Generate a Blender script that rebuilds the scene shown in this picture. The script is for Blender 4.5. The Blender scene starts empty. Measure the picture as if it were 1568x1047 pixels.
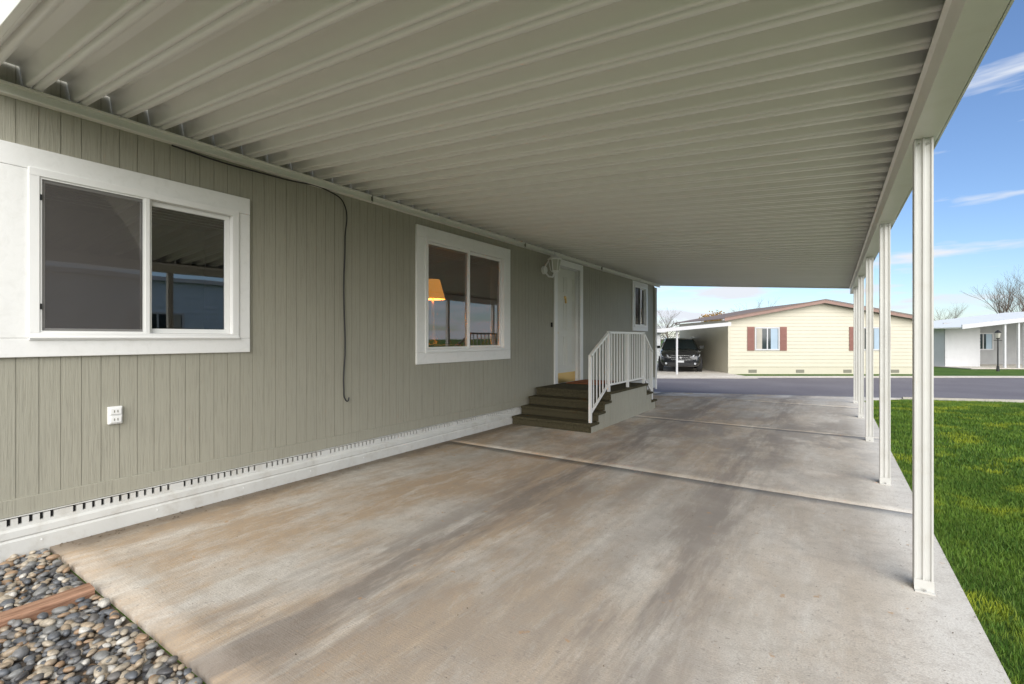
import bpy, bmesh, math, random
import numpy as np
from mathutils import Vector, Matrix
random.seed(7); rng=np.random.default_rng(7)
R=math.radians
scene=bpy.context.scene
scene.view_settings.view_transform='Standard'
scene.view_settings.look='None'
scene.view_settings.exposure=0

# ------------------------------------------------------------------ node helpers
class NT:
    def __init__(s,name,rough=0.6,metal=0.0,spec=0.5):
        s.m=bpy.data.materials.new(name); s.m.use_nodes=True
        s.t=s.m.node_tree; s.n=s.t.nodes; s.l=s.t.links
        s.b=s.n['Principled BSDF']; s.b.inputs['Roughness'].default_value=rough
        s.b.inputs['Metallic'].default_value=metal
        s.b.inputs['Specular IOR Level'].default_value=spec
        s.tc=s.n.new('ShaderNodeTexCoord')
    def set(s,inp,v):
        if isinstance(v,bpy.types.NodeSocket): s.l.new(v,inp)
        else:
            inp.default_value=v
    def co(s,scale=(1,1,1),rot=(0,0,0)):
        mp=s.n.new('ShaderNodeMapping'); s.l.new(s.tc.outputs['Object'],mp.inputs[0])
        mp.inputs['Scale'].default_value=scale; mp.inputs['Rotation'].default_value=rot
        return mp.outputs[0]
    def noise(s,scale,detail=4,rough=.55,co=None,dist=0):
        x=s.n.new('ShaderNodeTexNoise'); x.inputs['Scale'].default_value=scale
        x.inputs['Detail'].default_value=detail; x.inputs['Roughness'].default_value=rough
        x.inputs['Distortion'].default_value=dist
        s.l.new(co if co is not None else s.tc.outputs['Object'],x.inputs['Vector']); return x.outputs[0]
    def ramp(s,f,stops,interp='LINEAR'):
        x=s.n.new('ShaderNodeValToRGB'); x.color_ramp.interpolation=interp
        e=x.color_ramp.elements
        while len(e)<len(stops): e.new(.5)
        for i,(p,c) in enumerate(stops):
            e[i].position=p
            if not isinstance(c,(tuple,list)): c=(c,c,c)
            e[i].color=(*c,1)
        s.l.new(f,x.inputs[0]); return x.outputs[0]
    def mix(s,f,a,b,mode='MIX'):
        x=s.n.new('ShaderNodeMix'); x.data_type='RGBA'; x.blend_type=mode
        s.set(x.inputs[0],f)
        for k,v in ((6,a),(7,b)):
            if isinstance(v,tuple) and len(v)==3: v=(*v,1)
            s.set(x.inputs[k],v)
        return x.outputs[2]
    def math(s,op,a,b=0.0,c=None):
        x=s.n.new('ShaderNodeMath'); x.operation=op
        s.set(x.inputs[0],a); s.set(x.inputs[1],b)
        if c is not None: s.set(x.inputs[2],c)
        return x.outputs[0]
    def sep(s,v=None):
        x=s.n.new('ShaderNodeSeparateXYZ'); s.l.new(v if v is not None else s.tc.outputs['Object'],x.inputs[0]); return x.outputs
    def color(s,c):
        if isinstance(c,tuple): c=(*c,1)
        s.set(s.b.inputs['Base Color'],c); return s
    def bump(s,h,strength=.3,dist=.01):
        x=s.n.new('ShaderNodeBump'); x.inputs['Strength'].default_value=strength
        x.inputs['Distance'].default_value=dist; s.l.new(h,x.inputs['Height'])
        s.l.new(x.outputs[0],s.b.inputs['Normal']); return s

def paint(name,c,rough=.45,var=.08,scale=3,bump=.1,bscale=60,dirt=None):
    k=NT(name,rough)
    n=k.noise(scale,4); f=k.ramp(n,[(.3,0.0),(.7,1.0)])
    a=tuple(x*(1-var) for x in c); b=tuple(min(1,x*(1+var)) for x in c)
    col=k.mix(f,a,b)
    if dirt:
        n2=k.noise(scale*2.3,6,.7); f2=k.ramp(n2,[(.5,0.0),(.78,.55)]); col=k.mix(f2,col,dirt)
    k.color(col)
    if bump: k.bump(k.noise(bscale,3),bump,.003)
    return k.m

# siding
k=NT('siding_paint',.6)
g=k.noise(1,6,.7,k.co((90,90,3)),.8)
big=k.noise(.8,3)
c=k.mix(k.ramp(big,[(.3,0.),(.7,1.)]),(.335,.322,.258),(.370,.356,.286))
c=k.mix(k.ramp(g,[(.40,.42),(.5,0.)]),c,(.245,.235,.185))
k.color(c); k.bump(g,.7,.005); M_side=k.m
k=NT('trim_board_paint',.5)
g=k.noise(1,5,.6,k.co((55,18,18)),.5)
k.color(k.mix(k.ramp(g,[(.3,.35),(.5,0.)]),(.82,.82,.80),(.70,.70,.67))); k.bump(g,.45,.003); M_trim=k.m
k=NT('groove_shade',.8); k.color(k.mix(k.noise(4),(.20,.192,.152),(.25,.24,.19))); M_groove=k.m
M_vinyl=paint('white_vinyl',(.82,.82,.80),.35,.03,2,.0)
M_skirt=paint('skirt_vinyl',(.62,.62,.59),.4,.05,3,.08,40,dirt=(.40,.36,.29))
M_black=paint('dark_void',(.02,.02,.02),.9,.1)
M_cable=paint('black_cable',(.02,.02,.022),.5,.1)
k=NT('roof_pan_enamel',.36)
n=k.noise(1,4,.6,k.co((.5,9,1)))
c=k.mix(k.ramp(n,[(.35,0.),(.7,1.)]),(.90,.895,.84),(.85,.84,.785))
k.color(c); M_pan=k.m
M_post=paint('post_enamel',(.68,.675,.64),.38,.04,2.5,.0,dirt=(.55,.52,.45))
M_beam=paint('beam_enamel',(.84,.83,.76),.4,.03,1.5,.0,dirt=(.72,.69,.6))

# concrete
def concrete(name,driveway=True):
    k=NT(name,.82,spec=.3)
    xyz=k.sep()
    base=k.mix(k.ramp(k.noise(1.6,7,.7),[(.38,0.),(.62,1.)]),(.69,.65,.585),(.575,.53,.46))
    if driveway:
        warpn=k.noise(1.8,5,.65)
        X=k.math('ADD',xyz[0],k.math('MULTIPLY',k.math('SUBTRACT',warpn,.5),.6))
        lm=k.ramp(k.math('ADD',k.math('MULTIPLY',xyz[0],.25),1.0),[(0.,1.),(.55,.9),(.95,.30)])
        st=k.noise(1,8,.70,k.co((1.1,.45,1)),.2)
        base=k.mix(k.math('MULTIPLY',k.ramp(st,[(.41,0.),(.55,.95)]),lm),base,(.475,.345,.220))
        st2=k.noise(1,8,.76,k.co((7,1.6,1)),.3)
        base=k.mix(k.ramp(st2,[(.50,0.),(.66,.60)]),base,(.74,.71,.645))
        def track(x0,w,col,amt,base,sc):
            d=k.math('DIVIDE',k.math('SUBTRACT',X,x0),w)
            gss=k.math('POWER',2.718,k.math('MULTIPLY',k.math('MULTIPLY',d,d),-1.0))
            nn=k.ramp(k.noise(1,8,.72,k.co(sc),.1),[(.40,0.),(.55,1.)])
            return k.mix(k.math('MULTIPLY',k.math('MULTIPLY',gss,nn),amt),base,col)
        base=track(-.75,.34,(.23,.20,.175),.80,base,(3.0,.45,1))
        base=track(-2.05,.40,(.21,.18,.155),.85,base,(3.0,.5,1.7))
        base=track(-1.35,.22,(.28,.24,.20),.45,base,(3.0,.5,2.7))
        ym=k.math('DIVIDE',k.math('SUBTRACT',xyz[1],7.3),2.9)
        yg=k.math('POWER',2.718,k.math('MULTIPLY',k.math('MULTIPLY',ym,ym),-1.0))
        dp=k.ramp(k.noise(1,7,.7,k.co((1.3,.9,1)),.2),[(.46,0.),(.55,1.)])
        base=k.mix(k.math('MULTIPLY',k.math('MULTIPLY',yg,dp),.62),base,(.24,.215,.195))
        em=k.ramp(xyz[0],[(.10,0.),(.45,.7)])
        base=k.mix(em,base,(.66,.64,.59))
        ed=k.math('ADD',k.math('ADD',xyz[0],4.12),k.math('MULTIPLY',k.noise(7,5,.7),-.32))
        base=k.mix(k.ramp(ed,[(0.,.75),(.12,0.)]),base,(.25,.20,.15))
        rs=k.noise(11,4,.6); base=k.mix(k.ramp(rs,[(.66,0.),(.71,.65)]),base,(.50,.29,.13))
    mot=k.noise(9,6,.75); base=k.mix(k.ramp(mot,[(.40,.30),(.52,0.)]),base,(.36,.32,.275))
    fine=k.noise(110,3,.8)
    base=k.mix(k.ramp(fine,[(.34,.55),(.56,0.)]),base,(.33,.29,.25))
    sp=k.noise(30,4,.7); base=k.mix(k.ramp(sp,[(.60,0.),(.67,.6)]),base,(.28,.245,.21))
    k.color(base)
    br=k.noise(1,4,.6,k.co((6,160,1)))
    k.bump(k.math('ADD',fine,k.math('MULTIPLY',br,.8)),.5,.005)
    return k.m
M_conc=concrete('driveway_concrete'); M_kerb=concrete('kerb_concrete',False)
k=NT('joint_dirt',1.0,spec=0.0); k.color(k.mix(k.noise(12,5),(.13,.11,.09),(.26,.22,.18))); M_joint=k.m

k=NT('asphalt',.85,spec=.2)
f=k.noise(60,5,.8); b_=k.noise(.5,5)
c=k.mix(k.ramp(b_,[(.35,0.),(.65,1.)]),(.185,.170,.188),(.235,.22,.235)); c=k.mix(k.ramp(f,[(.38,.6),(.6,0.)]),c,(.10,.095,.10))
k.color(c); k.bump(f,.4,.006); M_asph=k.m

k=NT('grass_ground',.9,spec=.2)
a=k.ramp(k.noise(.35,6,.6),[(.35,0.),(.65,1.)]); f=k.ramp(k.noise(45,5,.7),[(.3,0.),(.7,1.)])
c=k.mix(a,(.060,.135,.020),(.120,.195,.035)); c=k.mix(f,k.mix(.5,c,(.03,.07,.010)),c)
d=k.ramp(k.noise(1.5,5),[(.56,0.),(.75,.6)]); c=k.mix(d,c,(.18,.23,.05))
k.color(c); k.bump(k.noise(60,4,.7),.8,.03); M_ground=k.m
k=NT('grass_blades',.6,spec=.2)
geo=k.n.new('ShaderNodeNewGeometry')
a=k.ramp(k.noise(1.1,6,.7),[(.42,0.),(.57,1.)])
c=k.mix(a,(.050,.135,.016),(.125,.240,.028))
c=k.mix(k.ramp(geo.outputs['Random Per Island'],[(0.,0.),(1.,.6)]),c,(.19,.26,.05))
d=k.ramp(k.noise(1.7,5),[(.53,0.),(.63,.9)]); c=k.mix(d,c,(.33,.39,.035))
d=k.ramp(k.noise(3.1,5,.7),[(.60,0.),(.70,.6)]); c=k.mix(d,c,(.035,.085,.015))
k.color(c)
M_blade=k.m

k=NT('pebbles',.42)
geo=k.n.new('ShaderNodeNewGeometry')
c=k.ramp(geo.outputs['Random Per Island'],[(0.,(.13,.14,.155)),(.16,(.26,.26,.25)),(.32,(.42,.33,.23)),(.46,(.085,.085,.09)),(.56,(.50,.43,.33)),(.70,(.22,.22,.22)),(.78,(.38,.25,.15)),(.90,(.64,.61,.55)),(.96,(.16,.15,.14))],'CONSTANT')
c=k.mix(k.ramp(k.noise(60,4,.7),[(.35,.45),(.6,0.)]),c,(.10,.09,.08)); k.color(c); k.bump(k.noise(120,3),.2,.003); M_peb=k.m
k=NT('gravel_soil',.95); k.color(k.mix(k.noise(30,5),(.07,.055,.04),(.14,.115,.09))); M_soil=k.m
k=NT('timber',.75)
g=k.noise(1,6,.6,k.co((60,4,60)),1.0)
k.color(k.mix(k.ramp(g,[(.35,0.),(.65,1.)]),(.24,.12,.07),(.48,.28,.18))); k.bump(g,.6,.006); M_timber=k.m

k=NT('step_carpet',.95,spec=.1)
f=k.noise(110,4,.85); k.color(k.mix(k.ramp(f,[(.38,0.),(.66,1.)]),(.030,.027,.016),(.15,.13,.08))); k.bump(f,.8,.01); M_carpet=k.m
k=NT('door_mat',.95,spec=.1); k.color(k.mix(k.noise(60,4),(.22,.07,.03),(.36,.15,.07))); M_mat=k.m
M_door=paint('door_paint',(.74,.73,.66),.4,.03,2,.05)
k=NT('brass',.3,1.0); k.color(k.mix(k.noise(5),(.72,.48,.18),(.80,.56,.22))); M_brass=k.m
M_blind=paint('blind_slats',(.55,.54,.50),.6,.05)
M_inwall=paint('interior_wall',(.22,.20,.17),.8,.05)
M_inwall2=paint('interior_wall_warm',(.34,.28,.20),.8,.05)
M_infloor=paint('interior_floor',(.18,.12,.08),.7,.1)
M_curt=paint('curtain',(.45,.42,.36),.9,.1)

def glassmat(name,ior=1.75,tint=(.75,.78,.76)):
    k=NT(name); n=k.n
    n.remove(k.b)
    tr=n.new('ShaderNodeBsdfTransparent'); tr.inputs[0].default_value=(*tint,1)
    gl=n.new('ShaderNodeBsdfGlossy'); gl.inputs['Roughness'].default_value=.015
    fr=n.new('ShaderNodeFresnel'); fr.inputs[0].default_value=ior
    bp=n.new('ShaderNodeBump'); bp.inputs['Strength'].default_value=.03; bp.inputs['Distance'].default_value=.02
    k.l.new(k.noise(1.5,2),bp.inputs['Height']); k.l.new(bp.outputs[0],gl.inputs['Normal'])
    mx=n.new('ShaderNodeMixShader'); k.l.new(fr.outputs[0],mx.inputs[0]); k.l.new(tr.outputs[0],mx.inputs[1]); k.l.new(gl.outputs[0],mx.inputs[2])
    k.l.new(mx.outputs[0],n['Material Output'].inputs[0]); return k.m
M_glass=glassmat('window_glass',2.9,(.6,.63,.62))
def screenmat():
    k=NT('insect_screen'); n=k.n; n.remove(k.b)
    tr=n.new('ShaderNodeBsdfTransparent'); df=n.new('ShaderNodeBsdfDiffuse')
    k.l.new(k.mix(k.noise(2,3),(.105,.098,.093),(.13,.12,.115)),df.inputs[0])
    mx=n.new('ShaderNodeMixShader'); mx.inputs[0].default_value=.58
    k.l.new(tr.outputs[0],mx.inputs[1]); k.l.new(df.outputs[0],mx.inputs[2])
    k.l.new(mx.outputs[0],n['Material Output'].inputs[0]); return k.m
M_screen=screenmat()
k=NT('dark_glass',.06); k.color(k.mix(k.noise(3),(.02,.03,.035),(.035,.05,.055))); M_dglass=k.m
k=NT('car_paint_black',.18); k.color(k.mix(k.noise(3),(.010,.011,.012),(.018,.018,.02))); k.b.inputs['Coat Weight'].default_value=.6; M_car=k.m
k=NT('chrome',.2,1.0); k.color(k.mix(k.noise(8),(.6,.6,.6),(.75,.75,.75))); M_chrome=k.m
k=NT('rubber',.8); k.color(k.mix(k.noise(8),(.015,.015,.015),(.03,.03,.03))); M_rub=k.m
k=NT('headlight',.1); k.color(k.mix(k.noise(20),(.45,.47,.5),(.6,.62,.65))); M_head=k.m
k=NT('plate_white',.4); k.color(k.mix(k.noise(20),(.6,.62,.65),(.7,.7,.7))); M_plate=k.m
k=NT('lampshade',.8); k.color((.9,.5,.15)); k.b.inputs['Emission Color'].default_value=(1,.40,.07,1); k.b.inputs['Emission Strength'].default_value=.8; M_shade=k.m
M_cream=paint('cream_siding',(.60,.56,.445),.55,.03,1,.05)
M_shut=paint('shutter_paint',(.27,.125,.10),.6,.08)
M_fasc=paint('brown_fascia',(.30,.19,.155),.6,.08)
k=NT('shingles',.9); k.color(k.mix(k.noise(14,5),(.15,.115,.10),(.24,.185,.16))); M_shing=k.m
M_wht=paint('white_siding',(.58,.58,.59),.5,.04)
M_blueh=paint('bluegrey_siding',(.36,.46,.55),.55,.04)
M_pblue=paint('pale_blue_siding',(.62,.72,.80),.55,.04)
M_greyw=paint('grey_wall',(.33,.33,.33),.7,.06)
M_iron=paint('black_iron',(.015,.015,.016),.45,.1)
k=NT('bark',.9); k.color(k.mix(k.noise(6,5),(.11,.08,.065),(.22,.175,.145))); M_bark=k.m
k=NT('autumn_leaves',.8); geo=k.n.new('ShaderNodeNewGeometry'); k.color(k.ramp(geo.outputs['Random Per Island'],[(0.,(.20,.10,.02)),(.5,(.38,.20,.035)),(1.,(.26,.19,.05))])); M_aut=k.m
k=NT('twig_mass',.9); geo=k.n.new('ShaderNodeNewGeometry'); k.color(k.ramp(geo.outputs['Random Per Island'],[(0.,(.07,.055,.045)),(.6,(.14,.11,.085)),(1.,(.08,.10,.045))])); M_twig=k.m
k=NT('dry_leaf',.8); geo=k.n.new('ShaderNodeNewGeometry'); k.color(k.ramp(geo.outputs['Random Per Island'],[(0.,(.05,.035,.02)),(.6,(.16,.10,.05)),(1.,(.10,.07,.04))])); M_leaf=k.m

# ------------------------------------------------------------------ mesh helpers
def empty(name,loc=(0,0,0),rz=0):
    e=bpy.data.objects.new(name,None); scene.collection.objects.link(e)
    e.location=loc; e.rotation_euler=(0,0,rz); e.empty_display_size=.2; return e
class MB:
    def __init__(s): s.v=[]; s.f=[]; s.mi=[]; s.mats=[]
    def m(s,mat):
        if mat not in s.mats: s.mats.append(mat)
        return s.mats.index(mat)
    def face(s,pts,mat):
        i=len(s.v); s.v+= [tuple(p) for p in pts]; s.f.append(tuple(range(i,i+len(pts)))); s.mi.append(s.m(mat))
    def box(s,x0,x1,y0,y1,z0,z1,mat,M=None):
        p=[(x0,y0,z0),(x1,y0,z0),(x1,y1,z0),(x0,y1,z0),(x0,y0,z1),(x1,y0,z1),(x1,y1,z1),(x0,y1,z1)]
        if M is not None: p=[tuple(M@Vector(q)) for q in p]
        i=len(s.v); s.v+=p; k=s.m(mat)
        for f in ((0,3,2,1),(4,5,6,7),(0,1,5,4),(1,2,6,5),(2,3,7,6),(3,0,4,7)):
            s.f.append(tuple(i+a for a in f)); s.mi.append(k)
    def tube(s,p0,p1,r0,r1,mat,n=6,caps=True):
        p0=Vector(p0); p1=Vector(p1); d=(p1-p0)
        if d.length<1e-6: return
        q=d.to_track_quat('Z','Y'); i=len(s.v); k=s.m(mat)
        for (p,r) in ((p0,r0),(p1,r1)):
            for a in range(n):
                t=2*math.pi*(a+.5)/n; s.v.append(tuple(p+q@Vector((math.cos(t)*r,math.sin(t)*r,0))))
        for a in range(n):
            b=(a+1)%n; s.f.append((i+a,i+b,i+n+b,i+n+a)); s.mi.append(k)
        if caps:
            s.f.append(tuple(i+a for a in reversed(range(n)))); s.mi.append(k)
            s.f.append(tuple(i+n+a for a in range(n))); s.mi.append(k)
    def prism(s,prof,axis,a0,a1,mat,caps=True):
        def mk(p,a):
            if axis==0: return (a,p[0],p[1])
            if axis==1: return (p[0],a,p[1])
            return (p[0],p[1],a)
        n=len(prof); i=len(s.v); k=s.m(mat)
        s.v+=[mk(p,a0) for p in prof]+[mk(p,a1) for p in prof]
        for a in range(n):
            b=(a+1)%n; s.f.append((i+a,i+b,i+n+b,i+n+a)); s.mi.append(k)
        if caps:
            s.f.append(tuple(i+a for a in reversed(range(n)))); s.mi.append(k)
            s.f.append(tuple(i+n+a for a in range(n))); s.mi.append(k)
    def obj(s,name,parent=None,bevel=0,smooth=False,recalc=True):
        me=bpy.data.meshes.new(name); me.from_pydata(s.v,[],s.f)
        for m in s.mats: me.materials.append(m)
        me.polygons.foreach_set('material_index',s.mi)
        if recalc:
            bm=bmesh.new(); bm.from_mesh(me); bmesh.ops.recalc_face_normals(bm,faces=bm.faces); bm.to_mesh(me); bm.free()
        if smooth: me.polygons.foreach_set('use_smooth',[True]*len(me.polygons))
        me.update()
        o=bpy.data.objects.new(name,me); scene.collection.objects.link(o)
        if parent: o.parent=parent
        if bevel:
            b=o.modifiers.new('bev','BEVEL'); b.width=bevel; b.segments=2; b.limit_method='ANGLE'
        return o
def npmesh(name,V,F,mat,parent=None,smooth=False):
    me=bpy.data.meshes.new(name); V=np.asarray(V,dtype=np.float32); F=np.asarray(F,dtype=np.int32)
    me.vertices.add(len(V)); me.vertices.foreach_set('co',V.ravel())
    n=F.shape[1]; me.loops.add(F.size); me.loops.foreach_set('vertex_index',F.ravel())
    me.polygons.add(len(F)); me.polygons.foreach_set('loop_start',np.arange(0,F.size,n,dtype=np.int32))
    me.polygons.foreach_set('loop_total',np.full(len(F),n,dtype=np.int32))
    if smooth: me.polygons.foreach_set('use_smooth',np.ones(len(F),dtype=bool))
    me.materials.append(mat); me.update(calc_edges=True); me.validate()
    o=bpy.data.objects.new(name,me); scene.collection.objects.link(o)
    if parent: o.parent=parent
    return o

# ------------------------------------------------------------------ terrain
NE=([-400,-4.3,4,8,60,400],[13.8,13.8,17.0,19.0,53,275])
FE=([-400,-5.8,4.83,60,400],[18.85,18.85,26,62,285])
near=lambda x: np.interp(x,*NE); far=lambda x: np.interp(x,*FE)
def gz(x,y):
    s=(y-near(x)); t=np.clip((s+4.0)/4.0,0,1); t=t*t*(3-2*t); return -.03-.25*t
xs=np.unique(np.concatenate([np.linspace(-500,-20,9),np.arange(-20,20.1,.5),np.linspace(20,500,9)]))
ys=np.unique(np.concatenate([np.linspace(-300,-8,6),np.arange(-8,40.1,.5),np.linspace(40,900,12)]))
GX,GY=np.meshgrid(xs,ys); GZ=gz(GX,GY)
V=np.stack([GX.ravel(),GY.ravel(),GZ.ravel()],1); nx=len(xs); ny=len(ys)
ii=np.arange(nx*ny).reshape(ny,nx)
F=np.stack([ii[:-1,:-1].ravel(),ii[:-1,1:].ravel(),ii[1:,1:].ravel(),ii[1:,:-1].ravel()],1)
npmesh('lawn_ground',V,F,M_ground,smooth=True)
sx=np.unique(np.concatenate([np.linspace(-150,-10,8),np.arange(-10,20,.5),np.linspace(20,200,10)]))
def strip(name,ya,yb,z,mat,x=sx):
    V=[];F=[]
    for i,a in enumerate(x):
        V+= [(a,ya(a),z),(a,yb(a),z)]
        if i: F.append((2*i-2,2*i,2*i+1,2*i-1))
    return npmesh(name,V,F,mat)
strip('street',lambda x:near(x),lambda x:far(x),-.255,M_asph)
mb=MB()
for i in range(len(sx)-1):
    a,b=float(sx[i]),float(sx[i+1])
    for (fn,sg) in ((near,-1),(far,1)):
        if fn is near and a>-4.8 and b<1.6: h=-.250
        else: h=-.20
        p0=[(a,fn(a)),(b,fn(b)),(b,fn(b)+sg*.28),(a,fn(a)+sg*.28)]
        lo=-.30; i0=len(mb.v); k=mb.m(M_kerb)
        mb.v+=[(x,y,lo) for x,y in p0]+[(p0[0][0],p0[0][1],-.250),(p0[1][0],p0[1][1],-.250),(p0[2][0],p0[2][1],h),(p0[3][0],p0[3][1],h)]
        for f in ((4,5,6,7),(0,1,5,4),(2,3,7,6)):
            mb.f.append(tuple(i0+q for q in f)); mb.mi.append(k)
mb.obj('street_kerb')
e_drive=empty('concrete_driveway')
def slab(y0,y1,idx,last=False):
    ny_=24; nx_=12; V=[];F=[]
    g=.007
    for j in range(ny_+1):
        for i in range(nx_+1):
            xl=-4.10; xr=.56
            fy=j/ny_
            if last:
                xr=.56+ .9*max(0,(fy-.45)/.55)**2
            x=xl+(xr-xl)*i/nx_
            yy1=float(near(x))-.02 if last else y1-g
            y=(y0+g)+(yy1-y0-g)*fy
            z=float(gz(x,y))+.03
            if last: z=max(z,-.247)
            V.append((x,y,z))
    W=nx_+1
    for j in range(ny_):
        for i in range(nx_):
            a=j*W+i; F.append((a,a+1,a+W+1,a+W))
    n0=len(V); ring=[i for i in range(W)]+[j*W+nx_ for j in range(1,ny_+1)]+[ny_*W+i for i in range(nx_-1,-1,-1)]+[j*W for j in range(ny_-1,0,-1)]
    for r in ring: V.append((V[r][0],V[r][1],V[r][2]-.09))
    for q in range(len(ring)):
        q2=(q+1)%len(ring); F.append((ring[q2],ring[q],n0+q,n0+q2))
    npmesh('slab_%d'%idx,V,F,M_conc,e_drive)
slab(.87,4.6,1); slab(4.6,7.8,2); slab(7.8,11.0,3); slab(11.0,14,4,True)
mb=MB()
for y in (4.6,7.8,11.0):
    z=-.0015+float(gz(0,y))+.03
    mb.face([(-4.1,y-.0068,z),(.558,y-.0068,z),(.558,y+.0068,z),(-4.1,y+.0068,z)],M_joint)
mb.obj('joint_filler',e_drive,recalc=False)

# ------------------------------------------------------------------ mobile home
WX=-4.11
home=empty('mobile_home')
Y0,Y1=-8.0,13.25
opens=[(.80,2.02,1.30,2.34),(4.23,5.91,1.13,2.52),(7.58,8.50,.45,2.62),(11.57,12.50,1.60,2.63)]
ZS0,ZS1=.33,2.96
mb=MB()
pitch=.1016
def zr(ya,yb):
    ym=(ya+yb)/2
    r=[(ZS0,ZS1)]
    for o in opens:
        if o[0]<ym<o[1]: r=[(ZS0,o[2]),(o[3],ZS1)]
    return r
edges=sorted(o for op in opens for o in op[:2])
n=int((Y1-Y0)/pitch)+1
for i in range(n):
    a=Y0+i*pitch+.0020; b=min(Y0+(i+1)*pitch-.0020,Y1)
    if i%12==11: b-=.002
    cuts=[a]+[e for e in edges if a<e<b]+[b]
    for c0,c1 in zip(cuts[:-1],cuts[1:]):
        for z0,z1 in zr(c0,c1):
            jit=random.uniform(-.0006,.0006)
            mb.box(WX-.012,WX+jit,c0,c1,z0,z1,M_side)
cuts=[Y0]+edges+[Y1]
for c0,c1 in zip(cuts[:-1],cuts[1:]):
    for z0,z1 in zr(c0,c1): mb.face([(WX-.0030,c0,z0),(WX-.0030,c1,z0),(WX-.0030,c1,z1),(WX-.0030,c0,z1)],M_groove)
mb.obj('siding',home)
mb=MB()
mb.box(-12.2,WX-.02,Y1-.02,Y1-.005,-.3,2.96,M_side)
mb.box(-12.2,WX-.02,Y0,Y0+.015,-.1,2.96,M_side)
mb.box(-12.22,-12.2,Y0,Y1,-.1,2.96,M_side)
mb.obj('end_walls',home)
mb=MB()
mb.prism([(WX+.0,2.962),(WX+.0,3.08),(-8.15,3.75),(-12.4,3.08),(-12.4,2.962)],1,Y0-.2,Y1+.15,M_shing)
mb.obj('roof',home)
mb=MB()
mb.box(WX-.02,WX+.014,Y0,Y1,.228,.330,M_side)
mb.obj('belly_board',home,bevel=.003)
mb=MB()
mb.box(WX-.02,WX+.003,Y0,Y1,.158,.228,M_black)
mb.box(WX+.003,WX+.028,Y0,Y1,.158,.176,M_skirt)
mb.box(WX+.014,WX+.026,Y0,Y1,.222,.2275,M_skirt)
y=Y0; cnt=0
while y<Y1-.05:
    w=.030 if cnt%12 else .09
    mb.box(WX+.003,WX+.026,y,y+w,.176,.216,M_skirt); y+=w+.018; cnt+=1
mb.obj('vent_strip',home)
mb=MB()
mb.prism([(WX,-.05),(WX+.052,-.05),(WX+.052,.085),(WX+.044,.098),(WX+.050,.108),(WX+.048,.146),(WX+.034,.158),(WX,.158)],1,Y0,Y1,M_skirt)
for y in np.arange(Y0+.3,Y1,.61): 
    mb.tube((WX+.048,y,.06),(WX+.056,y,.06),.006,.005,M_vinyl,8)
mb.obj('skirt_base',home)
mb=MB(); mb.box(WX-.05,WX+.022,Y1-.09,Y1+.012,.23,2.72,M_side); mb.obj('corner_board',home,bevel=.003)
mb=MB()
mb.tube((WX+.05,Y1-.03,-.1),(WX+.05,Y1-.03,2.7),.03,.03,M_vinyl,10); mb.obj('downspout',home)
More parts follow.
